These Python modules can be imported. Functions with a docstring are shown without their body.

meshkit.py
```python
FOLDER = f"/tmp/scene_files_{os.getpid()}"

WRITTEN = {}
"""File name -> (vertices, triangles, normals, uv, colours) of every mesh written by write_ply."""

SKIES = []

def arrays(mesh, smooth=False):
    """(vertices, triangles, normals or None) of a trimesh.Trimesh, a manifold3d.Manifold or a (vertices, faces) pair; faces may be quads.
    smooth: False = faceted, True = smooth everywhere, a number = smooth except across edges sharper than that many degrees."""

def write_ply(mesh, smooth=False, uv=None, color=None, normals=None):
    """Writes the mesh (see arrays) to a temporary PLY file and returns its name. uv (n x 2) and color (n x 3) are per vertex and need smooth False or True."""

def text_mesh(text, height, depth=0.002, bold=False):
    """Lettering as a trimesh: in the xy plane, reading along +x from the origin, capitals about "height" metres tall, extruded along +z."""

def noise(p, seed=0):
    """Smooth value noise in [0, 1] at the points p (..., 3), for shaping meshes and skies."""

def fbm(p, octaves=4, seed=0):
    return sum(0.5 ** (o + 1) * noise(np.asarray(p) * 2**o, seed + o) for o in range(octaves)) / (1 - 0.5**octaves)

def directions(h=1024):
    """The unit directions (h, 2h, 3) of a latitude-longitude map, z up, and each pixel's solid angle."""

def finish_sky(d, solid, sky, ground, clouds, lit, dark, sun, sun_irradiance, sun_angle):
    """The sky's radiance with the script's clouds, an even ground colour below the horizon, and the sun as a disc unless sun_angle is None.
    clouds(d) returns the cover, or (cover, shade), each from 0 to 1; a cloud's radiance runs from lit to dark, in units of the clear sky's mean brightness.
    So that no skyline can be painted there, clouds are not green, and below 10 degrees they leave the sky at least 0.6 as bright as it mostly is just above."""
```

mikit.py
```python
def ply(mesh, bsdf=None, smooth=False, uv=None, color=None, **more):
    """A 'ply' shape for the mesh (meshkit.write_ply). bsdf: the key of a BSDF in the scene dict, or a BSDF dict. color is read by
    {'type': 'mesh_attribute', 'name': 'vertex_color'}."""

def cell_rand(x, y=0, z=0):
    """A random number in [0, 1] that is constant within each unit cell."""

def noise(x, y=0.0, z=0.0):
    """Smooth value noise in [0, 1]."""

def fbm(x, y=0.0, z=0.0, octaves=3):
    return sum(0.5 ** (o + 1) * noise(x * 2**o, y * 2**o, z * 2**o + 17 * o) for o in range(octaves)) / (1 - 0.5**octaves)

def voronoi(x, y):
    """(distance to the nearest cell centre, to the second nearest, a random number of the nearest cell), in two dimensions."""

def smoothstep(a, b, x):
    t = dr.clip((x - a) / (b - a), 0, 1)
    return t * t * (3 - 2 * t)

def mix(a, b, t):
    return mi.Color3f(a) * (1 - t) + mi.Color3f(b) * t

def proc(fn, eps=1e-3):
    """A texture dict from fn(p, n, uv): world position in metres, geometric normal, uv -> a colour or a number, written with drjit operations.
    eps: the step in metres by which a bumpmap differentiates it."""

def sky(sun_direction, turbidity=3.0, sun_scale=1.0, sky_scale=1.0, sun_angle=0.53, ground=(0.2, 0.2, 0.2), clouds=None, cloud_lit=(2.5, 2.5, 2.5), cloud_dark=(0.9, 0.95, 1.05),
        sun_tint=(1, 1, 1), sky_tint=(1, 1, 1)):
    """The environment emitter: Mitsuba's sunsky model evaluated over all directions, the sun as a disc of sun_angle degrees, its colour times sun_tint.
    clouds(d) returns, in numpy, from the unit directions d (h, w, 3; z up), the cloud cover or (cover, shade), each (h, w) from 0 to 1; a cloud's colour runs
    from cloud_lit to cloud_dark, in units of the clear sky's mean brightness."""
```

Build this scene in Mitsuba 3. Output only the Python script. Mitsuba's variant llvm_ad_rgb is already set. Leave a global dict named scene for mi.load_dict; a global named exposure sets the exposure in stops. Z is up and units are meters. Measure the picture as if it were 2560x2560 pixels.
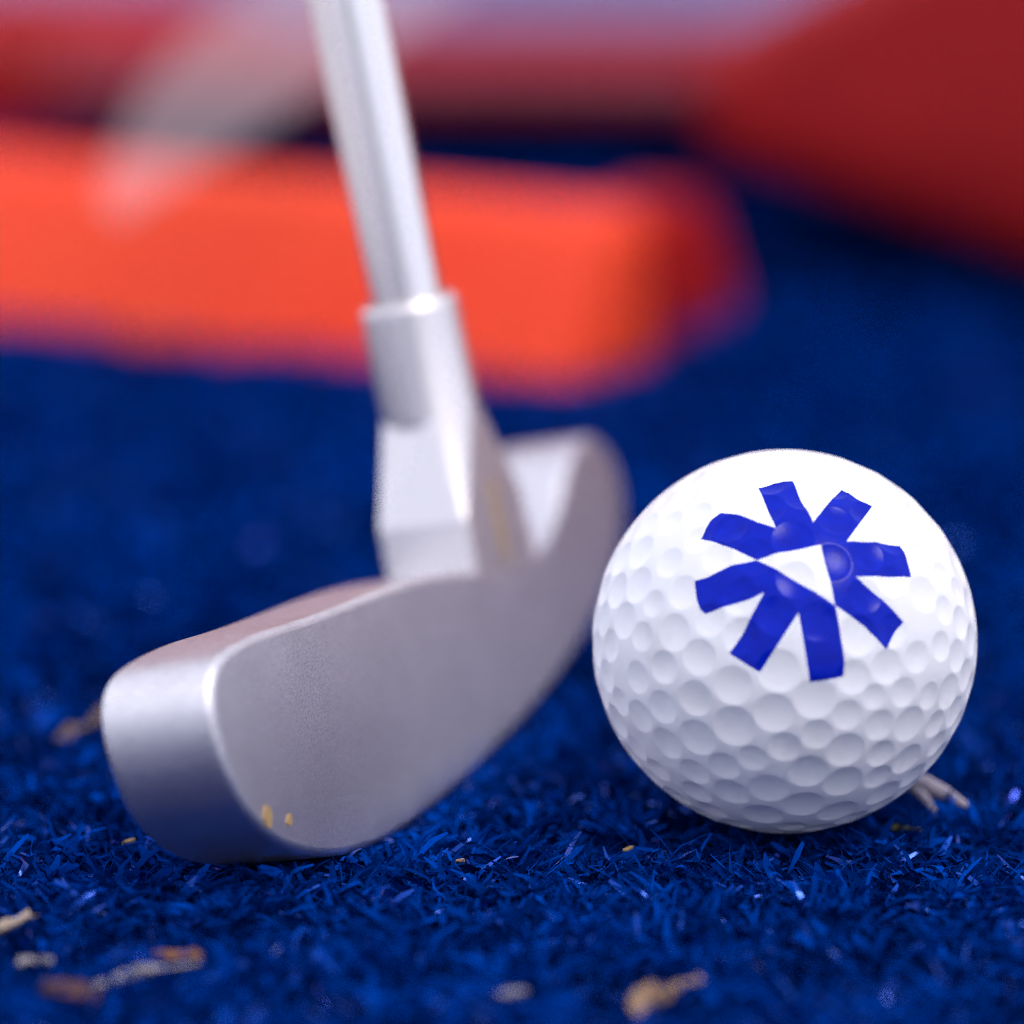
import math, random
import numpy as np, trimesh, mitsuba as mi, mikit, drjit as dr
import manifold3d as m3
from scipy.spatial import Delaunay
from scipy.interpolate import splprep, splev
import shapely
from shapely.geometry import Polygon
from meshkit import noise as vnoise, fbm as vfbm
T = mi.ScalarTransform4f
scene, labels = {}, {}
MM = 0.001

# ---------------------------------------------------------------- camera, sky, exposure
PITCH = math.radians(13.0)
CAM = np.array([-30.3, -434.0, 135.7]) * MM
FWD = np.array([0, math.cos(PITCH), -math.sin(PITCH)])
scene['camera'] = {'type': 'thinlens', 'fov': 14.477, 'aperture_radius': 0.0097, 'focus_distance': 0.4385,
                   'near_clip': 0.01, 'far_clip': 60.0,
                   'to_world': T().look_at(origin=CAM.tolist(), target=(CAM + FWD).tolist(), up=[0, 0, 1])}
exposure = 2.1


def thin_cloud(d):
    c = 0.55 + 0.6 * vfbm(d * 2.6, 4, seed=3)
    return np.clip(c, 0, 1)


scene['sky'] = mikit.sky((0.34, -0.42, 0.83), turbidity=3, sun_scale=0.26, sun_angle=20, clouds=thin_cloud, cloud_lit=(2.75, 2.85, 3.35), cloud_dark=(1.2, 1.2, 1.3), sun_tint=(0.88, 0.94, 1.14), sky_tint=(1.0, 0.97, 1.10), ground=(0.06, 0.08, 0.2))


# ---------------------------------------------------------------- helpers
def rgb(*c):
    return {'type': 'rgb', 'value': list(c)}


def srgb(r, g, b):
    f = lambda c: ((c / 255 + 0.055) / 1.055) ** 2.4 if c > 10 else c / 255 / 12.92
    return [f(r), f(g), f(b)]


def mat(name, color, rough=0.4, spec=0.5, **kw):
    base = color if isinstance(color, dict) else rgb(*color)
    scene[name] = {'type': 'twosided', 'bsdf': {'type': 'principled', 'base_color': base, 'roughness': rough, 'specular': spec, **kw}}


def put(key, mesh, m, smooth=30, **kw):
    v, f = (mesh.vertices, mesh.faces) if hasattr(mesh, 'vertices') else mesh
    scene[key] = mikit.ply(trimesh.Trimesh(np.asarray(v, float) * MM, np.asarray(f), process=False), m, smooth=smooth, **kw)
    return key


def tag(key, label=None, category=None, group=None, kind=None):
    d = {k: v for k, v in (('label', label), ('category', category), ('group', group), ('kind', kind)) if v}
    labels[key] = d


def from_manifold(m):
    q = m.to_mesh()
    return trimesh.Trimesh(q.vert_properties[:, :3], q.tri_verts, process=False)


def hull_box(points, r, seg=16):
    """A rounded solid: the hull of spheres of radius r at the points."""
    return from_manifold(m3.Manifold.batch_hull([m3.Manifold.sphere(r, seg).translate([float(x) for x in p]) for p in points]))


# ---------------------------------------------------------------- materials


def ball_paint(p, n, uv):
    smudge = mikit.smoothstep(0.56, 0.80, mikit.fbm(p.x * 210, p.y * 210, p.z * 210 + 3))
    dot = mikit.smoothstep(0.90, 0.95, mikit.noise(p.x * 1500, p.y * 1500, p.z * 1500))
    return mi.Color3f(0.82, 0.82, 0.84) * (1 - 0.10 * smudge - 0.22 * dot * smudge)


mat('ball_white', mikit.proc(ball_paint), 0.28, 0.45)
mat('emblem_blue', mikit.proc(lambda p, n, uv: mikit.mix((0.0, 0.007, 0.33), (0.0, 0.018, 0.50), mikit.fbm(p.x * 900, p.y * 900, p.z * 900))), 0.23, 0.16)


def grain(s, a):
    return mikit.proc(lambda p, n, uv: a * (mikit.noise(p.x * s, p.y * s, p.z * s) + 0.6 * mikit.noise(p.x * s * 2.3, p.y * s * 2.3, p.z * s * 2.3 + 7)), eps=4e-5)


def metal(name, refl, alpha, bump=None):
    tone = rgb(*refl)
    if bump:
        def speck(p, n, uv):
            a = mikit.noise(p.x * 4300, p.y * 4300, p.z * 4300)
            b = mikit.noise(p.x * 9000, p.y * 9000, p.z * 9000 + 5)
            c = mikit.fbm(p.x * 260, p.y * 260, p.z * 120)
            return mi.Color3f(*refl) * (0.70 + 0.34 * a + 0.34 * b * b + 0.16 * (c - 0.5))
        tone = mikit.proc(speck)
    inner = {'type': 'roughconductor', 'distribution': 'ggx', 'alpha': alpha, 'material': 'Al', 'specular_reflectance': tone}
    if bump:
        inner = {'type': 'bumpmap', 'nested': inner, 'arbitrary': bump, 'scale': 1.0}
    scene[name] = {'type': 'twosided', 'bsdf': inner}


metal('blasted_metal', (0.95, 0.92, 0.94), 0.16, grain(7000.0, 0.000048))
metal('hosel_metal', (0.97, 0.92, 0.90), 0.19)
metal('chrome', (1.0, 0.96, 0.93), 0.08)
mat('grip_rubber', (0.02, 0.02, 0.022), 0.6, 0.3)
scene['turf_fibre'] = {'type': 'twosided', 'bsdf': {'type': 'diffuse', 'reflectance': {'type': 'mesh_attribute', 'name': 'vertex_color'}}}
scene['turf_shiny'] = {'type': 'twosided', 'bsdf': {'type': 'principled', 'base_color': {'type': 'mesh_attribute', 'name': 'vertex_color'}, 'roughness': 0.11, 'specular': 0.5, 'spec_tint': 0.6}}
mat('turf_base', mikit.proc(lambda p, n, uv: mikit.mix((0.000, 0.002, 0.016), (0.0003, 0.008, 0.06), mikit.fbm(p.x * 160, p.y * 160, p.z * 160))), 0.8, 0.1)
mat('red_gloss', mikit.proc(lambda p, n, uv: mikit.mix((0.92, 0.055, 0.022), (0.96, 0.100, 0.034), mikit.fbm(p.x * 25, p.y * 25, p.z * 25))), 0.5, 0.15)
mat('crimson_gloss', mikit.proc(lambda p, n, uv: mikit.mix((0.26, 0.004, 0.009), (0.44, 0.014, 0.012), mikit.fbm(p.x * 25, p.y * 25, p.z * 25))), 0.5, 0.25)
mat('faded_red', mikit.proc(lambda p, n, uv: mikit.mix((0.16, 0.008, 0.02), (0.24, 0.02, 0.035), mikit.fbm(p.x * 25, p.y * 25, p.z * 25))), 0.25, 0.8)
mat('pavement_grey', mikit.proc(lambda p, n, uv: mikit.mix((0.36, 0.35, 0.37), (0.46, 0.45, 0.47), mikit.fbm(p.x * 30, p.y * 30))), 0.8, 0.2)
scene['light_streak_film'] = {'type': 'blendbsdf', 'weight': 0.24, 'a': {'type': 'null'}, 'b': {'type': 'twosided', 'bsdf': {'type': 'diffuse', 'reflectance': rgb(0.74, 0.60, 0.62)}}}  # pale light streak over the kerb, put into a see-through film
mat('straw', mikit.proc(lambda p, n, uv: mikit.mix((0.26, 0.20, 0.14), (0.40, 0.32, 0.26), mikit.fbm(p.x * 700, p.y * 700, p.z * 700))), 0.6, 0.3)
mat('pale_dry', mikit.proc(lambda p, n, uv: mikit.mix((0.22, 0.20, 0.20), (0.42, 0.38, 0.37), mikit.fbm(p.x * 700, p.y * 700, p.z * 700))), 0.55, 0.3)
mat('brown_leaf', mikit.proc(lambda p, n, uv: mikit.mix((0.12, 0.045, 0.02), (0.30, 0.13, 0.05), mikit.fbm(p.x * 500, p.y * 500, p.z * 500))), 0.6, 0.3)
mat('dark_leaf', mikit.proc(lambda p, n, uv: mikit.mix((0.05, 0.02, 0.012), (0.16, 0.06, 0.025), mikit.fbm(p.x * 500, p.y * 500, p.z * 500))), 0.6, 0.3)
mat('tan_leaf', mikit.proc(lambda p, n, uv: mikit.mix((0.18, 0.10, 0.05), (0.36, 0.23, 0.13), mikit.fbm(p.x * 500, p.y * 500, p.z * 500))), 0.6, 0.3)
mat('path_blue', mikit.proc(lambda p, n, uv: mikit.mix((0.10, 0.11, 0.22), (0.15, 0.16, 0.30), mikit.fbm(p.x * 30, p.y * 30))), 0.7, 0.3)
mat('dim_leaf', mikit.proc(lambda p, n, uv: mikit.mix((0.08, 0.055, 0.05), (0.17, 0.11, 0.09), mikit.fbm(p.x * 500, p.y * 500, p.z * 500))), 0.6, 0.3)
mat('pale_wisp', (0.33, 0.30, 0.35), 0.6, 0.3)
mat('olive_leaf', (0.07, 0.075, 0.008), 0.6, 0.3)
mat('gold_fleck', (0.40, 0.27, 0.12), 0.6, 0.2)

# ---------------------------------------------------------------- golf ball
R, SINK = 21.335, 0.6
BALL = np.array([0, 0, R - SINK])
DIMPLES = [(-0.484, -0.863, 0.145, 0.0893), (-0.318, -0.948, 0.023, 0.0982), (-0.109, -0.988, -0.107, 0.1042), (0.086, -0.995, -0.04, 0.1071), (-0.095, -0.989, 0.111, 0.1042), (-0.501, -0.863, -0.068, 0.0821), (-0.658, -0.751, 0.064, 0.0744), (-0.309, -0.931, -0.194, 0.0982), (0.101, -0.971, -0.218, 0.0833), (-0.058, -0.954, -0.294, 0.0821), (-0.214, -0.905, -0.368, 0.0786), (-0.488, -0.825, -0.284, 0.0893), (0.253, -0.911, -0.324, 0.0982), (0.068, -0.894, -0.443, 0.1042), (-0.352, -0.83, -0.432, 0.0774), (-0.126, -0.823, -0.554, 0.1012), (-0.496, -0.712, -0.497, 0.0786), (0.253, -0.816, -0.52, 0.0982), (0.254, -0.959, -0.127, 0.0804), (0.282, -0.957, 0.067, 0.0863), (0.395, -0.918, -0.026, 0.0667), (0.546, -0.837, -0.043, 0.0685), (0.425, -0.882, -0.202, 0.0744), (0.584, -0.78, -0.226, 0.0893), (0.44, -0.819, -0.37, 0.0762), (0.587, -0.68, -0.441, 0.0893), (0.433, -0.739, -0.517, 0.0702), (0.616, -0.778, 0.124, 0.0714), (0.452, -0.885, 0.106, 0.0893), (0.69, -0.717, -0.094, 0.0714), (0.732, -0.628, -0.263, 0.0714), (-0.305, -0.742, -0.596, 0.0982), (-0.478, -0.603, -0.639, 0.0863), (0.059, -0.748, -0.661, 0.0982), (0.242, -0.637, -0.732, 0.0923), (-0.142, -0.651, -0.745, 0.0952), (-0.635, -0.687, -0.354, 0.0804), (-0.661, -0.735, -0.149, 0.0786), (-0.771, -0.591, -0.238, 0.0774), (-0.785, -0.619, -0.026, 0.0744), (-0.763, -0.618, 0.189, 0.0744), (-0.608, -0.754, 0.248, 0.0833), (-0.562, -0.7, 0.441, 0.0774), (-0.718, -0.589, 0.371, 0.0714), (-0.626, -0.547, 0.557, 0.0714), (-0.014, -0.697, 0.717, 0.1083), (0.175, -0.774, 0.608, 0.1042), (-0.207, -0.745, 0.634, 0.0952), (0.022, -0.834, 0.551, 0.1012), (-0.275, -0.92, 0.28, 0.0952), (0.349, -0.82, 0.454, 0.0893), (0.305, -0.913, 0.272, 0.0982), (0.482, -0.837, 0.258, 0.0893), (0.075, -0.932, 0.353, 0.1012), (-0.095, -0.922, 0.374, 0.1012), (-0.273, -0.851, 0.45, 0.0952), (-0.43, -0.84, 0.33, 0.0833), (-0.391, -0.681, 0.619, 0.0833), (0.362, -0.694, 0.622, 0.0952), (0.464, -0.723, 0.511, 0.0833), (0.208, -0.585, 0.784, 0.0952), (-0.133, -0.525, 0.841, 0.0952), (0.042, -0.478, 0.877, 0.0893)]


def dimple_layout():
    """The dimples that can be made out in the photograph, and the rest of the ball filled and relaxed round them."""
    rng = np.random.default_rng(5)
    fixed = np.array([d[:3] for d in DIMPLES]); fixed /= np.linalg.norm(fixed, axis=1, keepdims=True)
    frad = np.array([d[3] for d in DIMPLES]) * 1.0
    n = 400
    i = np.arange(n) + 0.5
    ph, z = i * math.pi * (3 - math.sqrt(5)), 1 - 2 * i / n
    s = np.stack([np.sqrt(1 - z * z) * np.cos(ph), np.sqrt(1 - z * z) * np.sin(ph), z], 1)
    gap = (np.arccos(np.clip(s @ fixed.T, -1, 1)) - frad[None]).min(1)
    free = s[gap > 0.068]
    r = np.concatenate([frad, rng.choice([0.076, 0.086, 0.096], len(free), p=[0.4, 0.35, 0.25])])
    k = len(fixed)
    p = np.vstack([fixed, free])
    for it in range(160):
        d = p[:, None] - p[None]
        dist = np.linalg.norm(d, axis=2) + np.eye(len(p)) * 9
        push = np.maximum(r[:, None] + r[None] + 0.006 - dist, 0)
        step = (d / dist[..., None] * push[..., None]).sum(1) * 0.4
        step[:k] *= 0.15 if it < 60 else 0
        p = p + step
        p /= np.linalg.norm(p, axis=1, keepdims=True)
    d = np.linalg.norm(p[:, None] - p[None], axis=2) + np.eye(len(p)) * 9
    r[k:] = np.clip(np.minimum(r[k:], (d - r[None]).min(1)[k:] - 0.002), 0.05, None)
    r0 = r.copy()
    for it in range(6):
        for i_ in rng.permutation(len(p)):
            r[i_] = max(0.05, min(1.16 * r0[i_], 0.112, (d[i_] - r).min() - 0.004))
    return p, r


from scipy.spatial import cKDTree
DP, DR = dimple_layout()
DTREE = cKDTree(DP)


def dimple_height(u):
    """The ball's relief in mm at unit directions u."""
    dist, idx = DTREE.query(u, k=4)
    h = np.zeros(len(u))
    for k in range(4):
        rr = DR[idx[:, k]]
        q = np.clip(dist[:, k] / rr, 0, 1)
        cap = (1 - q * q)
        edge = np.clip((1 - q) / 0.10, 0, 1)
        h = np.minimum(h, -3.7 * rr * (cap ** 0.95) * (0.55 + 0.45 * edge * edge * (3 - 2 * edge)))
    return h


ico = trimesh.creation.icosphere(7)
bu = np.array(ico.vertices) / np.linalg.norm(ico.vertices, axis=1, keepdims=True)
put('golf_ball__shell', (BALL + bu * (R + dimple_height(bu))[:, None], ico.faces), 'ball_white', smooth=True)

UPPER = [(-4.79, 2.71), (-7.02, 4.14), (-9.45, 5.45), (-12.47, 7.31), (-11.76, 8.49), (-11.04, 9.86), (-9.59, 10.73), (-6.93, 9.37), (-4.59, 7.63), (-2.53, 6.49), (-3.23, 9.3), (-3.8, 11.58), (-4.72, 14.61), (-2.63, 15.7), (-0.11, 15.63), (0.4, 13.19), (0.67, 11.18), (1.18, 9.06), (1.74, 7.25), (2.96, 9.21), (4.41, 11.39), (6.55, 14.79), (8.27, 13.06), (10.55, 12.22), (7.88, 8.64), (6.56, 6.51), (5.41, 4.92), (7.55, 5.13), (9.95, 5.76), (13.81, 6.33), (14.37, 5.07), (14.52, 3.73), (14.93, 1.84), (11.43, 1.44), (8.61, 1.02), (6.18, 0.58), (7.59, -0.56), (9.81, -2.0), (13.37, -4.44), (12.23, -5.59), (11.6, -6.79), (10.73, -8.08), (9.06, -6.64), (7.34, -5.12), (5.69, -4.12), (3.61, -2.84), (3.2, -0.46), (2.8, 1.89), (2.38, 4.17), (0.67, 3.7), (-2.32, 3.28)]
LOWER = [(-4.84, 2.68), (-2.87, 1.53), (-0.25, -0.3), (1.66, -1.51), (3.63, -2.84), (4.07, -5.04), (4.6, -7.72), (5.02, -9.46), (5.13, -11.5), (2.91, -11.92), (0.89, -12.2), (0.62, -9.95), (0.09, -6.6), (-0.41, -3.65), (-1.66, -5.8), (-3.3, -8.22), (-5.19, -10.85), (-7.05, -9.73), (-8.87, -8.39), (-6.92, -5.99), (-5.37, -3.64), (-4.05, -1.32), (-5.8, -1.93), (-8.95, -2.63), (-11.76, -3.28), (-12.4, -2.62), (-12.9, -0.94), (-13.12, 1.11), (-10.98, 1.28), (-7.87, 2.22), (-6.47, 2.44)]


def fine_triangles(poly, step):
    """Points and triangles that fill a polygon finely."""
    ring = np.array(shapely.segmentize(poly.exterior, step).coords)[:-1]
    x0, y0, x1, y1 = poly.bounds
    gx, gy = np.meshgrid(np.arange(x0, x1, step), np.arange(y0, y1, step))
    g = np.stack([gx.ravel(), gy.ravel()], 1)
    g = g[shapely.contains_xy(poly.buffer(-0.45 * step), g[:, 0], g[:, 1])]
    p = np.vstack([ring, g])
    t = Delaunay(p).simplices
    c = p[t].mean(1)
    t = t[shapely.contains_xy(poly.buffer(1e-6), c[:, 0], c[:, 1])]
    a, b, c = p[t[:, 0]], p[t[:, 1]], p[t[:, 2]]
    flip = (b[:, 0] - a[:, 0]) * (c[:, 1] - a[:, 1]) - (b[:, 1] - a[:, 1]) * (c[:, 0] - a[:, 0]) < 0
    t[flip] = t[flip][:, ::-1]
    return p, t, len(ring)


ec = np.array([0.0217, -0.8409, 0.5407]); ec /= np.linalg.norm(ec)
e1 = np.cross([0, 0, 1], ec); e1 /= np.linalg.norm(e1)
e2 = np.cross(ec, e1)
for name, outline in (('golf_ball__emblem', UPPER), ('golf_ball__emblem_001', LOWER)):
    rng = np.random.default_rng(len(outline))
    poly = Polygon(outline).simplify(0.16).buffer(0)
    if poly.geom_type != 'Polygon':
        poly = max(poly.geoms, key=lambda g: g.area)
    ring = np.array(shapely.segmentize(poly.exterior, 0.25).coords)[:-1]
    ring = ring + 0.035 * (vnoise(np.stack([ring[:, 0] * 4, ring[:, 1] * 4, ring[:, 0] * 0 + 2], 1))[:, None] - 0.5)
    poly = Polygon(ring).buffer(0)
    p, t, nr = fine_triangles(poly, 0.13)
    u = ec[None] * R + e1[None] * p[:, :1] + e2[None] * p[:, 1:2]
    u /= np.linalg.norm(u, axis=1, keepdims=True)
    h = dimple_height(u)
    wr = 0.012 * (vnoise(u * 220) - 0.5)
    top = BALL + u * (R + h * 0.94 + 0.045 + wr)[:, None]
    low = BALL + u[:nr] * (R + h[:nr] - 0.03)[:, None]
    i = np.arange(nr); j = (i + 1) % nr
    skirt_v = np.vstack([top[:nr], low])
    skirt_f = np.vstack([np.stack([i, nr + i, j], 1), np.stack([j, nr + i, nr + j], 1)]) + len(top)
    put(name, (np.vstack([top, skirt_v]), np.vstack([t, skirt_f])), 'emblem_blue', smooth=True)
tag('golf_ball', 'white dimpled golf ball with blue star-shaped emblem sitting on the blue turf', 'golf ball')
tag('golf_ball__emblem', 'upper right arms of the blue emblem')
tag('golf_ball__emblem_001', 'lower left arms of the blue emblem')

# ---------------------------------------------------------------- putter
psi, tau = math.radians(70), math.radians(12)
PU = np.array([math.cos(psi), math.sin(psi), 0])
PN = np.array([math.sin(psi) * math.cos(tau), -math.cos(psi) * math.cos(tau), math.sin(tau)])
PV = np.cross(PU, PN) * -1
PV = PV if PV[2] > 0 else -PV
P0 = np.array([-49.2, -13.4, 0.0])
THICK = 12.0


def blade(p):
    """Blade coordinates (along, up, out of the face) to the place, in mm."""
    p = np.asarray(p, float)
    return P0 + p[:, :1] * PU + p[:, 1:2] * PV + p[:, 2:3] * PN


OUT = [(-22.6, 20.8), (-22.0, 24), (-19.3, 26.6), (-14.7, 27.6), (-9, 27.2), (1.8, 26.2), (13, 25), (25.7, 24.2), (38.5, 22.8), (50, 20.5), (58, 18.5), (68, 17.5), (78.4, 18.6), (84, 20.8), (88, 23.4), (92.3, 26.2), (98, 27.6), (104.6, 25.4), (108.4, 21.4), (108.5, 17), (105.8, 12.8), (100, 9), (86.7, 4.4), (74.8, 1.8), (61.6, -.4), (45.8, -1.8), (32.9, -2.4), (17.7, -2.2), (7, -1.3), (0, 0), (-7.7, 2.4), (-14.4, 6.1), (-19, 10.7), (-21.7, 16)]
o = np.array(OUT + OUT[:1], float)
tck, _ = splprep(o.T, s=0.6, per=True)
dense = np.array(splev(np.linspace(0, 1, 1201), tck)).T
seg = np.r_[0, np.cumsum(np.linalg.norm(np.diff(dense, axis=0), axis=1))]
NB = 300
outline = np.stack([np.interp(np.linspace(0, seg[-1], NB + 1)[:-1], seg, dense[:, k]) for k in (0, 1)], 1)
if Polygon(outline).exterior.is_ccw is False:
    outline = outline[::-1]
tan = np.roll(outline, -1, 0) - np.roll(outline, 1, 0)
nor = np.stack([tan[:, 1], -tan[:, 0]], 1) / np.linalg.norm(tan, axis=1, keepdims=True)
BEV = 0.9


def skew(p):
    """The toe end runs out a little further towards the back of the blade."""
    p = np.array(p, float)
    p[:, 0] += p[:, 2] / THICK * 2.6 * np.clip((-6 - p[:, 0]) / 14, 0, 1)
    return p


rings = []
for a in np.linspace(0, 90, 6):
    a = math.radians(a)
    rings.append((BEV * (1 - math.sin(a)), -BEV * (1 - math.cos(a))))
rings = rings + [(i_, -THICK - w_) for i_, w_ in rings[::-1]]
vs = np.vstack([np.c_[outline - nor * ins, np.full(NB, w)] for ins, w in rings])
fs = []
for k in range(len(rings) - 1):
    i = np.arange(NB); j = (i + 1) % NB
    a, b = k * NB, (k + 1) * NB
    fs += [np.stack([a + i, b + i, a + j], 1), np.stack([a + j, b + i, b + j], 1)]
side = trimesh.Trimesh(blade(skew(vs)), np.vstack(fs), process=False)
caps = []
for ins, w, flip in ((rings[0][0], rings[0][1], False), (rings[-1][0], rings[-1][1], True)):
    pl = Polygon(outline - nor * ins).buffer(0)
    p, t, _ = fine_triangles(pl, 1.5)
    caps.append(trimesh.Trimesh(blade(skew(np.c_[p, np.full(len(p), w)])), t[:, ::-1] if flip else t, process=False))
head = trimesh.util.concatenate([side] + caps)
put('putter__head', head, 'blasted_metal', smooth=28)

AX, AW = 64.0, -THICK / 2         # the shaft's axis in blade coordinates


def ring_pts(r, v, n=64, flat=0.0):
    a = np.arange(n) * 2 * math.pi / n
    c, s_ = r * np.cos(a), r * np.sin(a)
    if flat:
        fa = math.radians(201)
        over = np.maximum(c * math.cos(fa) + s_ * math.sin(fa) - flat, 0)
        c, s_ = c - over * math.cos(fa), s_ - over * math.sin(fa)
    return np.c_[AX + c, np.full(n, v), AW + s_]


def rect_pts(u0, u1, v, ins, rad=0.7):
    pts = []
    for cx, cz, a0 in ((u1 - rad, -ins - rad, 0), (u0 + rad, -ins - rad, 90), (u0 + rad, -THICK + ins + rad, 180), (u1 - rad, -THICK + ins + rad, 270)):
        for a in np.radians(np.linspace(a0, a0 + 90, 5)):
            pts.append((cx + rad * math.cos(a), v, cz + rad * math.sin(a)))
    return np.array(pts)


neck_low = m3.Manifold.hull_points(np.vstack([rect_pts(53.2, 74.5, 14.0, 0.02), rect_pts(54.2, 73.5, 26.0, 0.02)]))
neck_up = m3.Manifold.hull_points(np.vstack([rect_pts(54.2, 73.5, 25.99, 0.02), ring_pts(5.95, 38.5, flat=4.5)]))
collar = m3.Manifold.hull_points(np.vstack([ring_pts(5.95, 38.0), ring_pts(5.95, 51.6), ring_pts(5.5, 52.4)]))
bore = m3.Manifold.hull_points(np.vstack([ring_pts(5.0, 47.0), ring_pts(5.1, 53.5)]))
hosel = from_manifold((neck_low + neck_up + collar) - bore)
hosel.vertices = blade(hosel.vertices)
hosel.invert() if hosel.volume < 0 else None
put('putter__hosel', hosel, 'hosel_metal', smooth=11)


def lathe(profile, n=64):
    pr = np.array(profile, float)
    a = np.arange(n) * 2 * math.pi / n
    v = np.vstack([np.c_[AX + r * np.cos(a), np.full(n, h), AW - r * np.sin(a)] for r, h in pr])
    f = []
    i = np.arange(n); j = (i + 1) % n
    for k in range(len(pr) - 1):
        f += [np.stack([k * n + i, k * n + j, (k + 1) * n + i], 1), np.stack([k * n + j, (k + 1) * n + j, (k + 1) * n + i], 1)]
    return trimesh.Trimesh(blade(v), np.vstack(f), process=False)


put('putter__shaft', lathe([(0.01, 46.5), (4.22, 46.5), (4.3, 56), (4.75, 92), (5.2, 240), (6.0, 560), (6.4, 640), (0.01, 640)]), 'chrome', smooth=30)
put('putter__grip', lathe([(6.5, 560), (9.5, 562), (10, 570), (13, 830), (13.4, 850), (12, 853), (0.01, 853.5)]), 'grip_rubber', smooth=30)
tag('putter', 'silver metal putter with a chrome shaft standing on the turf left of the ball', 'putter')

# ---------------------------------------------------------------- the turf
gx, gy = np.meshgrid(np.linspace(-195, 150, 141), np.linspace(-500, 1050, 156))
gz = -6.8 + 0 * gx
gv = np.c_[gx.ravel(), gy.ravel(), gz.ravel()]
ii, jj = np.meshgrid(np.arange(155), np.arange(140), indexing='ij')
q = (ii * 141 + jj).ravel()
put('ground', (gv, np.vstack([np.c_[q, q + 1, q + 142], np.c_[q, q + 142, q + 141]])), 'turf_base', smooth=True)
tag('ground', kind='structure')
SOLE_U, SOLE_V = outline[nor[:, 1] < -0.15][:, 0], outline[nor[:, 1] < -0.15][:, 1]
srt = np.argsort(SOLE_U)
SOLE_U, SOLE_V = SOLE_U[srt], SOLE_V[srt]


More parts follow.
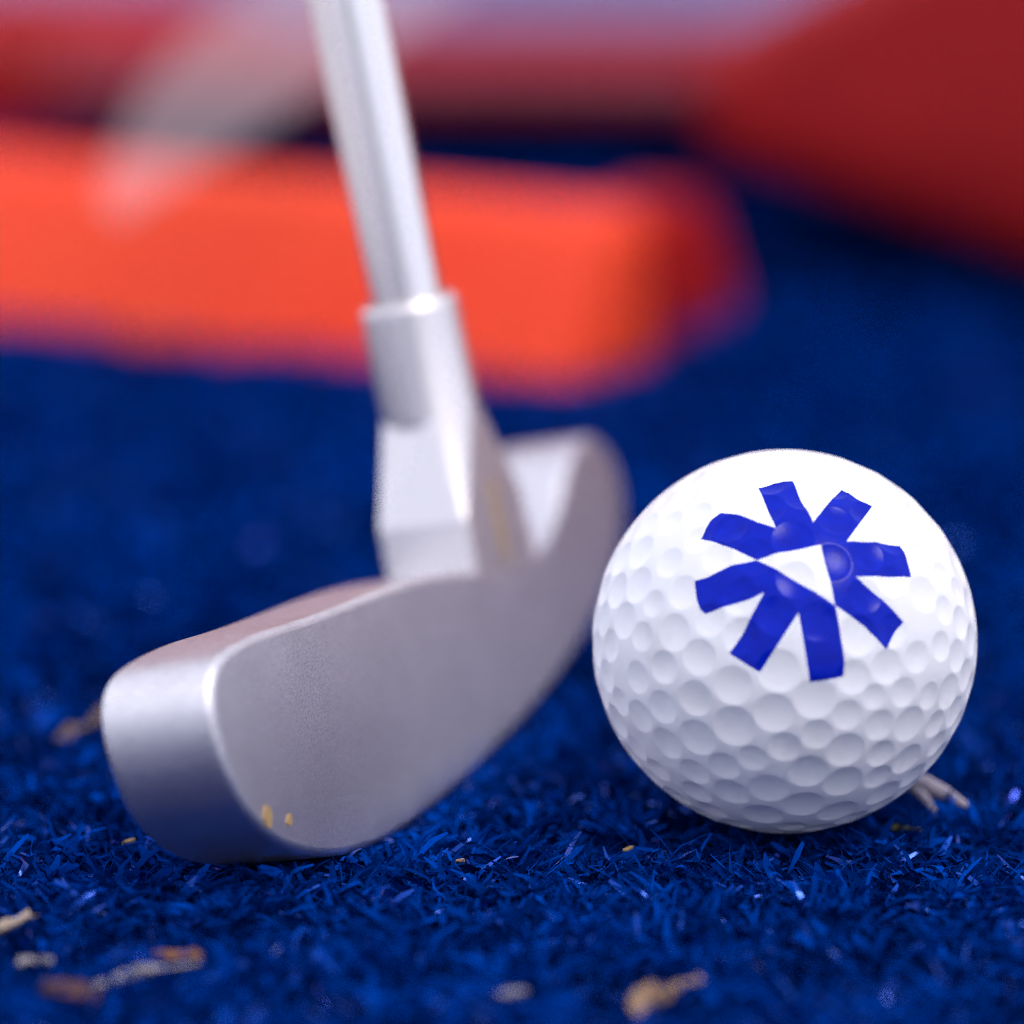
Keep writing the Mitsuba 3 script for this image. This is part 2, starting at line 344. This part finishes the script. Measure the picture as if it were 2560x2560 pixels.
def press(p):
    """Fibres make room for the ball and the putter that stand on them."""
    d = p - BALL
    r = np.linalg.norm(d, axis=1)
    inside = r < R + 0.12
    p[inside] = BALL + d[inside] / r[inside, None] * (R + 0.12)
    q = np.stack([(p - P0) @ PU, (p - P0) @ PV, (p - P0) @ PN], 1)
    sole = np.interp(q[:, 0], SOLE_U, SOLE_V, left=99, right=99)
    hit = (q[:, 2] > -THICK - 0.3) & (q[:, 2] < 0.3) & (q[:, 1] > sole - 0.2) & (q[:, 1] < 30)
    near = (q[:, 2] > 0.2) & (q[:, 2] < 7) & (q[:, 1] > sole + 0.12 * q[:, 2]) & (q[:, 1] < 30)
    p[near, 2] -= np.minimum((q[:, 1] - sole - 0.12 * q[:, 2]) * 0.85, 3.5)[near]
    p[hit] += PV * (sole - 0.25 - q[:, 1])[hit, None]
    return p


def fibres(n, x0, x1, y0, y1, width, length, seed, keep=None, segs=4):
    """Flat curling fibres rooted in the backing: vertices, triangles, colours."""
    g = np.random.default_rng(seed)
    x, y = g.uniform(x0, x1, n), g.uniform(y0, y1, n)
    if keep is not None:
        k = keep(x, y, g)
        x, y = x[k], y[k]
        n = len(x)
    tuft = vfbm(np.c_[x, y, 0 * x] / 6.0, 3, seed=4)
    L = g.uniform(*length, n) * (0.68 + 0.64 * tuft)
    w = g.uniform(*width, n)
    az = g.normal(0, 1.1, n) + 2 * math.pi * vnoise(np.c_[x, y, 0 * x] / 6.0, seed=9) + 0.6
    lean0 = np.radians(g.uniform(0, 35, n))
    lean1 = np.radians(g.uniform(55, 175, n))
    swirl = g.normal(0, 1.5, n)
    tw = az + math.pi / 2 + g.normal(0, 0.7, n)
    twist = g.normal(0, 1.6, n)
    roll = g.uniform(-0.6, 0.6, n)
    pos = np.c_[x, y, np.full(n, -6.6)]
    pts = [pos.copy()]
    for k in range(segs):
        q_ = (k + 0.5) / segs
        le = lean0 + (lean1 - lean0) * q_ ** 1.7
        a = az + swirl * q_ * q_
        pos = pos + (L / segs)[:, None] * np.c_[np.sin(le) * np.cos(a), np.sin(le) * np.sin(a), np.cos(le)]
        pts.append(pos.copy())
    V = np.empty((n, segs + 1, 2, 3))
    for k in range(segs + 1):
        q_ = k / segs
        a = tw + twist * q_
        tip = (0.75, 1.0, 1.0, 0.95, 0.8, 0.7, 0.3)[k] if segs == 6 else (1.0 if k < segs else 0.4)
        wd = (w * tip)[:, None] * np.c_[np.cos(a), np.sin(a), np.sin(roll + q_ * twist * 0.5)]
        V[:, k, 0] = pts[k] - wd / 2
        V[:, k, 1] = pts[k] + wd / 2
    V = press(V.reshape(-1, 3))
    V[:, 2] = np.maximum(V[:, 2], -6.7)
    base = (np.arange(n)[:, None] * (segs + 1) * 2 + np.arange(segs)[None] * 2).ravel()
    F = np.vstack([np.c_[base, base + 1, base + 3], np.c_[base, base + 3, base + 2]])
    c0, c1 = np.array([0.0000, 0.0020, 0.026]), np.array([0.0000, 0.066, 0.47])
    tcol = np.clip(g.beta(1.3, 2.3, n) * 0.95 + 0.5 * (tuft - 0.45), 0, 1)
    col = np.repeat(c0 + (c1 - c0) * tcol[:, None], (segs + 1) * 2, axis=0)
    return V, F, col


def near_keep(x, y, g):
    half = (y + 470) * 0.137 + 6
    return np.abs(x + 30.3) < half


def join(key, sets, m):
    off, V, F, Cc = 0, [], [], []
    for v_, f_, c_ in sets:
        V.append(v_); F.append(f_ + off); Cc.append(c_); off += len(v_)
    put(key, (np.vstack(V), np.vstack(F)), m, smooth=True, color=np.vstack(Cc))


join('turf__fibre', [fibres(110000, -120, 60, -105, 60, (0.40, 1.15), (6.0, 9.4), 1, near_keep, segs=6),
                     fibres(42000, -120, 60, -95, 50, (0.08, 0.20), (6.4, 10.5), 2, near_keep, segs=6),
                     fibres(80000, -170, 110, 58, 300, (0.8, 1.6), (7.5, 9.6), 3, near_keep, segs=3),
                     fibres(80000, -195, 150, -420, 780, (1.6, 2.8), (7.0, 9.4), 7, lambda x, y, g: ~near_keep(x, y, g), segs=3),
                     fibres(70000, -195, 150, 298, 760, (1.6, 3.2), (7.5, 9.8), 4, near_keep, segs=3)], 'turf_fibre')
join('turf__shiny_fibre', [fibres(14000, -120, 60, -105, 60, (0.35, 1.0), (6.2, 9.2), 5, near_keep, segs=6),
                           fibres(3000, -170, 110, 58, 300, (0.6, 1.2), (7.8, 10.0), 6, near_keep, segs=3)], 'turf_shiny')
tag('turf', 'curly royal blue artificial grass fibres covering the ground', 'artificial turf', kind='stuff')
tag('turf__fibre', kind='stuff')
tag('turf__shiny_fibre', 'glinting fibres', kind='stuff')

# ---------------------------------------------------------------- red surrounds of the hole, out of focus behind
A, B_, C_ = np.array([-150.0, 298, 0]), np.array([-12.3, 240.5, 0]), np.array([17.2, 352, 0])
B_ = B_ + [-3, 19, 0]; C_ = B_ + (C_ + [0, 19, 0] - B_) * 0.72
A = B_ + (np.array([-123.4, 322, 0]) - B_) * 2.2


def sloped(a, b, back, h0, h1, top, r):
    """A kerb with a slanting front: its foot runs from a to b, its top is set back by back and is top wide."""
    d = b - a; d /= np.linalg.norm(d)
    nb = np.array([-d[1], d[0], 0])
    pts = []
    for p, h in ((a, h0), (b, h1)):
        pts += [p + [0, 0, -5], p + nb * (back + top) + [0, 0, -5], p + nb * back + [0, 0, h], p + nb * (back + top) + [0, 0, h]]
    return hull_box(pts, r)


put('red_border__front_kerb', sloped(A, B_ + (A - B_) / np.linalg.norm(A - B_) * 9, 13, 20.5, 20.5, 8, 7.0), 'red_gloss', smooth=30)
dB = (B_ - A) / np.linalg.norm(B_ - A); nB = np.array([-dB[1], dB[0], 0]); E_ = B_ - 10 * dB
dC = (C_ - B_) / np.linalg.norm(C_ - B_); nC = np.array([-dC[1], dC[0], 0])
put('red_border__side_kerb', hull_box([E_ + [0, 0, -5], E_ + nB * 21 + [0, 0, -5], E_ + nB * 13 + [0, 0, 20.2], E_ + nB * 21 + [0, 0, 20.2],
                                       C_ + [0, 0, -5], C_ + nC * 14 + [0, 0, -5], C_ + nC * 6 + [0, 0, 14], C_ + nC * 14 + [0, 0, 14]], 6.6), 'crimson_gloss', smooth=30)  # darker red than the front kerb: shade of this side put into the colour
tag('red_border', 'low bright orange-red kerb with a rounded corner, lying on the turf behind the putter', 'kerb')
tag('red_border__side_kerb', 'side running away from the corner, its shade put into a crimson colour')

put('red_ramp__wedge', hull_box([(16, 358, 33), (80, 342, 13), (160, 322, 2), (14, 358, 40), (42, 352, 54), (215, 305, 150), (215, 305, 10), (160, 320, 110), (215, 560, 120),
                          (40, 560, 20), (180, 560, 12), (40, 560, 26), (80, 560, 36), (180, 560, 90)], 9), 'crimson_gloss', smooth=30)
put('red_ramp__added_side_wall', hull_box([(x_ + (y_ - 170) * -0.08, y_, z_) for x_ in (128, 150) for y_ in (170, 300) for z_ in (-4, 85)], 4), 'crimson_gloss', smooth=30)  # added out of view to redden and darken the far putter face
tag('red_ramp', 'dark red raised wedge rising to the right behind the golf ball', 'obstacle')

put('red_board__deck', hull_box([(-135, 508, 18.5), (60, 503, 18.5), (-135, 508, 22), (60, 503, 22), (-135, 615, 15), (80, 615, 15), (-135, 615, 22), (80, 615, 22)], 3), 'faded_red', smooth=30)
for k, (lx, ly) in enumerate(((-120, 540), (50, 540), (-120, 605), (50, 605))):
    put('red_board__leg' + ('_%03d' % k if k else ''), hull_box([(lx + a, ly + b, h) for a in (-4, 4) for b in (-4, 4) for h in (-6, 12)], 2), 'faded_red', smooth=30)
tag('red_board', 'faded red low platform with a dark gap below, far behind the putter shaft', 'platform')

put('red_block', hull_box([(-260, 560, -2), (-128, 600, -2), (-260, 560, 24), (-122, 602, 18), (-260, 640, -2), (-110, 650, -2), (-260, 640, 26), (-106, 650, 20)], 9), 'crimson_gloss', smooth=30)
tag('red_block', 'dark red rounded block in the far left background', 'obstacle')

put('red_wall', hull_box([(x_, y_, z_) for x_ in (-900, 700) for y_ in (1700, 1780) for z_ in (-12, 900)], 6), 'crimson_gloss', smooth=30)
put('dark_blocker', hull_box([(x_, y_, z_) for x_ in (-260, 200) for y_ in (-1900, -1800) for z_ in (-12, 650)], 8), 'grip_rubber', smooth=30)  # unseen, added to put the dark line into the shaft's reflection
tag('dark_blocker', 'broad dark blocker added behind the viewer, seen only as a dark line in the shaft', 'blocker')
tag('red_wall', 'tall red wall beyond the pavement, seen only as a red sheen on the metal', 'wall')

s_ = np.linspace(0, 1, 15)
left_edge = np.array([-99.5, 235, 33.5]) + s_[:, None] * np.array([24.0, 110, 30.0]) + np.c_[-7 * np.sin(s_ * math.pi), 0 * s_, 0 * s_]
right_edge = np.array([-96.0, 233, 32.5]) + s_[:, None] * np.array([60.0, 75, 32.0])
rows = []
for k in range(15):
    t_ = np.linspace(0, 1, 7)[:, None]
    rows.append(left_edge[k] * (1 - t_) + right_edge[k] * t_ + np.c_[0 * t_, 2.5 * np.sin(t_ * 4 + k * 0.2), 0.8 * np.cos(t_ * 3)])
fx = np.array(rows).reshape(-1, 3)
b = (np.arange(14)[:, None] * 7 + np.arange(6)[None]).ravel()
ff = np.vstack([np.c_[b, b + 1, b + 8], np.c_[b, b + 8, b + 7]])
put('light_streak_sheet', (fx, ff), 'light_streak_film', smooth=True)  # sheet added to carry the pale streak of light across the kerb
tag('light_streak_sheet', 'see-through sheet added for the pale light streak slanting over the left end of the red kerb', 'light streak')

pv = np.array([[-9000, -9000, -12.0], [9000, -9000, -12], [9000, 9000, -12], [-9000, 9000, -12]])
put('pavement', (pv, np.array([[0, 1, 2], [0, 2, 3]])), 'pavement_grey', smooth=False)
tag('pavement', kind='structure')
pa = np.array([[-1600, 790, -6.5], [1600, 790, -6.5], [1600, 3600, -6.5], [-1600, 3600, -6.5]])
put('path', (pa, np.array([[0, 1, 2], [0, 2, 3]])), 'path_blue', smooth=False)
tag('path', kind='structure')


# ---------------------------------------------------------------- bits of leaf, straw and grass lying on the turf
def flake(key, at, along, across, az, m, seed, tilt=0.25, curl=0.25, thick=0.18, pointed=0.6, lift=-0.7):
    """A small curled scrap: a leaf-shaped sheet with thickness. Sizes in mm."""
    g = np.random.default_rng(seed)
    nu, nv = 13, 5
    along, across = along * 0.82, across * 0.78
    s, t = np.meshgrid(np.linspace(-1, 1, nu), np.linspace(-1, 1, nv), indexing='ij')
    wid = (1 - pointed * s ** 2) * (0.62 + 0.75 * vnoise(np.stack([s * 4.2 + seed, t * 0, t * 0], -1)))
    x = s * along / 2
    y = t * wid * across / 2 + across * 0.35 * (vnoise(np.stack([s * 1.4 + 9 + seed, 0 * t, 0 * t], -1)) - 0.5)
    z = curl * across * (t ** 2) + along * 0.12 * (vnoise(np.stack([s * 1.7, t * 0.8, 0 * t + seed], -1)) - 0.5) + s * tilt * along / 2
    p = np.stack([x, y, z], -1).reshape(-1, 3)
    ca, sa = math.cos(az), math.sin(az)
    p = p @ np.array([[ca, sa, 0], [-sa, ca, 0], [0, 0, 1]])
    p = p - [0, 0, p[:, 2].min()] + np.array(at) + [0, 0, lift]
    i, j = np.meshgrid(np.arange(nu - 1), np.arange(nv - 1), indexing='ij')
    b = (i * nv + j).ravel()
    f = np.vstack([np.c_[b, b + nv, b + nv + 1], np.c_[b, b + nv + 1, b + 1]])
    n = len(p)
    rim = np.r_[np.arange(nv), np.arange(1, nu) * nv + nv - 1, (nu - 1) * nv + np.arange(nv - 2, -1, -1), np.arange(nu - 2, 0, -1) * nv]
    k = np.roll(rim, -1)
    f = np.vstack([f, f[:, ::-1] + n, np.c_[rim, k, k + n], np.c_[rim, k + n, rim + n]])
    put(key, (np.vstack([p, p - [0, 0, thick]]), f), m, smooth=40)


def twig(key, pts, r, m):
    ms = []
    for (a, ra), (b, rb) in zip(pts[:-1], pts[1:]):
        ms.append(m3.Manifold.batch_hull([m3.Manifold.sphere(ra, 12).translate(list(a)), m3.Manifold.sphere(rb, 12).translate(list(b))]))
    put(key, from_manifold(m3.Manifold.batch_boolean(ms, m3.OpType.Add)), m, smooth=40)


flake('leaf_scrap', (-64.5, -45.4, 0), 7.0, 2.4, -0.5, 'brown_leaf', 11, tilt=0.15)
tag('leaf_scrap', 'orange-brown leaf scrap in the front left of the turf, above the grey stalk', 'leaf scrap')
flake('grass_stalk', (-67.5, -51.5, 0), 16, 2.0, 0.35, 'pale_dry', 12, tilt=0.03, pointed=0.3)
tag('grass_stalk', 'long greyish dry stalk lying in the front left of the turf', 'grass stalk')
flake('leaf_scrap_001', (-74.0, -57.3, 0), 7.5, 4.4, -0.3, 'dark_leaf', 13, tilt=0.05)
tag('leaf_scrap_001', 'dark brown leaf scrap in the bottom left corner of the turf', 'leaf scrap')
flake('leaf_scrap_002', (-16.8, -59.6, 0), 6.0, 4.2, 1.2, 'tan_leaf', 14, tilt=0.25)
tag('leaf_scrap_002', 'tan leaf scrap at the bottom edge in front of the ball, the larger of two', 'leaf scrap')
flake('leaf_scrap_003', (-13.2, -55.0, 0), 5.0, 2.6, 0.5, 'tan_leaf', 15, tilt=0.2)
tag('leaf_scrap_003', 'small tan leaf scrap just right of the larger one in front of the ball', 'leaf scrap')
flake('chip', (-30.6, -56.8, 0), 4.4, 2.0, -0.1, 'pale_dry', 16, tilt=0.1)
tag('chip', 'pale grey chip at the bottom middle of the turf', 'chip')
flake('chip_001', (-78.6, -47.1, 0), 4.6, 2.4, -0.3, 'pale_dry', 17, tilt=0.1)
tag('chip_001', 'pale grey chip near the left edge, behind the dark brown leaf', 'chip')
flake('straw_piece', (-82.6, -36.8, 0), 8.0, 2.4, 0.75, 'straw', 18, tilt=0.15, pointed=0.2)
tag('straw_piece', 'short beige straw piece cut by the left edge of the picture', 'straw')
flake('grass_seed', (-17.5, -10.2, 0.4), 1.4, 0.8, 0.3, 'gold_fleck', 19)
tag('grass_seed', 'tiny golden seed husk on the turf left of the ball', 'seed husk')
flake('grass_seed_001', (-36.1, -14.5, 0.4), 1.7, 0.8, -0.5, 'tan_leaf', 20)
tag('grass_seed_001', 'tiny tan seed husk on the turf right of the putter sole', 'seed husk')
flake('grass_seed_002', (-72.7, -7.7, 0.4), 1.8, 0.9, 0.1, 'gold_fleck', 21)
tag('grass_seed_002', 'tiny golden seed husk on the turf left of the putter toe', 'seed husk')
twig('twig__stem', [((14.4, 9.5, 1.4), 1.0), ((16.6, 8.0, 1.9), 1.05), ((19.0, 6.0, 1.2), 0.9), ((21.0, 4.4, 0.4), 0.5)], 0.6, 'pale_wisp')
twig('twig__fork', [((15.6, 8.6, 1.4), 0.7), ((17.0, 5.0, 0.5), 0.5), ((17.8, 3.2, -0.6), 0.3)], 0.6, 'pale_wisp')
tag('twig', 'pale dry twig lying on the turf right of the ball', 'twig')
flake('leaf_scrap_004', (13.6, -1.0, -0.4), 5.2, 1.7, -0.2, 'olive_leaf', 22, tilt=0.0)
tag('leaf_scrap_004', 'olive green leaf scrap under the right side of the ball', 'leaf scrap')
flake('leaf_scrap_005', (-81.8, 39.5, 0), 15, 3.2, 1.1, 'dim_leaf', 23, tilt=0.1, pointed=0.3)
tag('leaf_scrap_005', 'greyish brown leaf sliver behind the left side of the putter toe', 'leaf scrap')


def stuck(key, u0, v0, u1, v1, width, m, seed):
    """A scrap that clings to the putter's face."""
    g = np.random.default_rng(seed)
    a, b = np.array([u0, v0]), np.array([u1, v1])
    d = b - a; L = np.linalg.norm(d); d = d / L; nn = np.array([-d[1], d[0]])
    s = np.linspace(0, 1, 9)
    w = width / 2 * (0.45 + 0.55 * np.sin(np.pi * np.clip(s, 0.06, 0.94))) * g.uniform(0.8, 1.2, 9)
    c = a + d * (s * L)[:, None] + nn * g.normal(0, width * 0.08, 9)[:, None]
    top = np.vstack([np.c_[c - nn * w[:, None], np.full(9, 0.22)], np.c_[c + nn * w[:, None], np.full(9, 0.22)]])
    bot = top.copy(); bot[:, 2] = 0.01
    hull = m3.Manifold.hull_points(blade(np.vstack([top, bot])))
    put(key, from_manifold(hull), m, smooth=20)


stuck('dry_grass_fleck', 63.9, 18.6, 63.9, 29.0, 1.3, 'gold_fleck', 31)
tag('dry_grass_fleck', 'ochre dry grass blade stuck upright on the putter face beside the hosel', 'grass fleck')
stuck('dry_grass_fleck_001', -15.7, 7.9, -14.8, 10.0, 1.6, 'gold_fleck', 32)
tag('dry_grass_fleck_001', 'short yellow grass fleck low on the putter face near the toe, leftmost of two', 'grass fleck')
stuck('dry_grass_fleck_002', -10.9, 6.8, -9.8, 7.6, 0.9, 'gold_fleck', 33)
tag('dry_grass_fleck_002', 'small yellow grass fleck low on the putter face, right of the upright fleck', 'grass fleck')
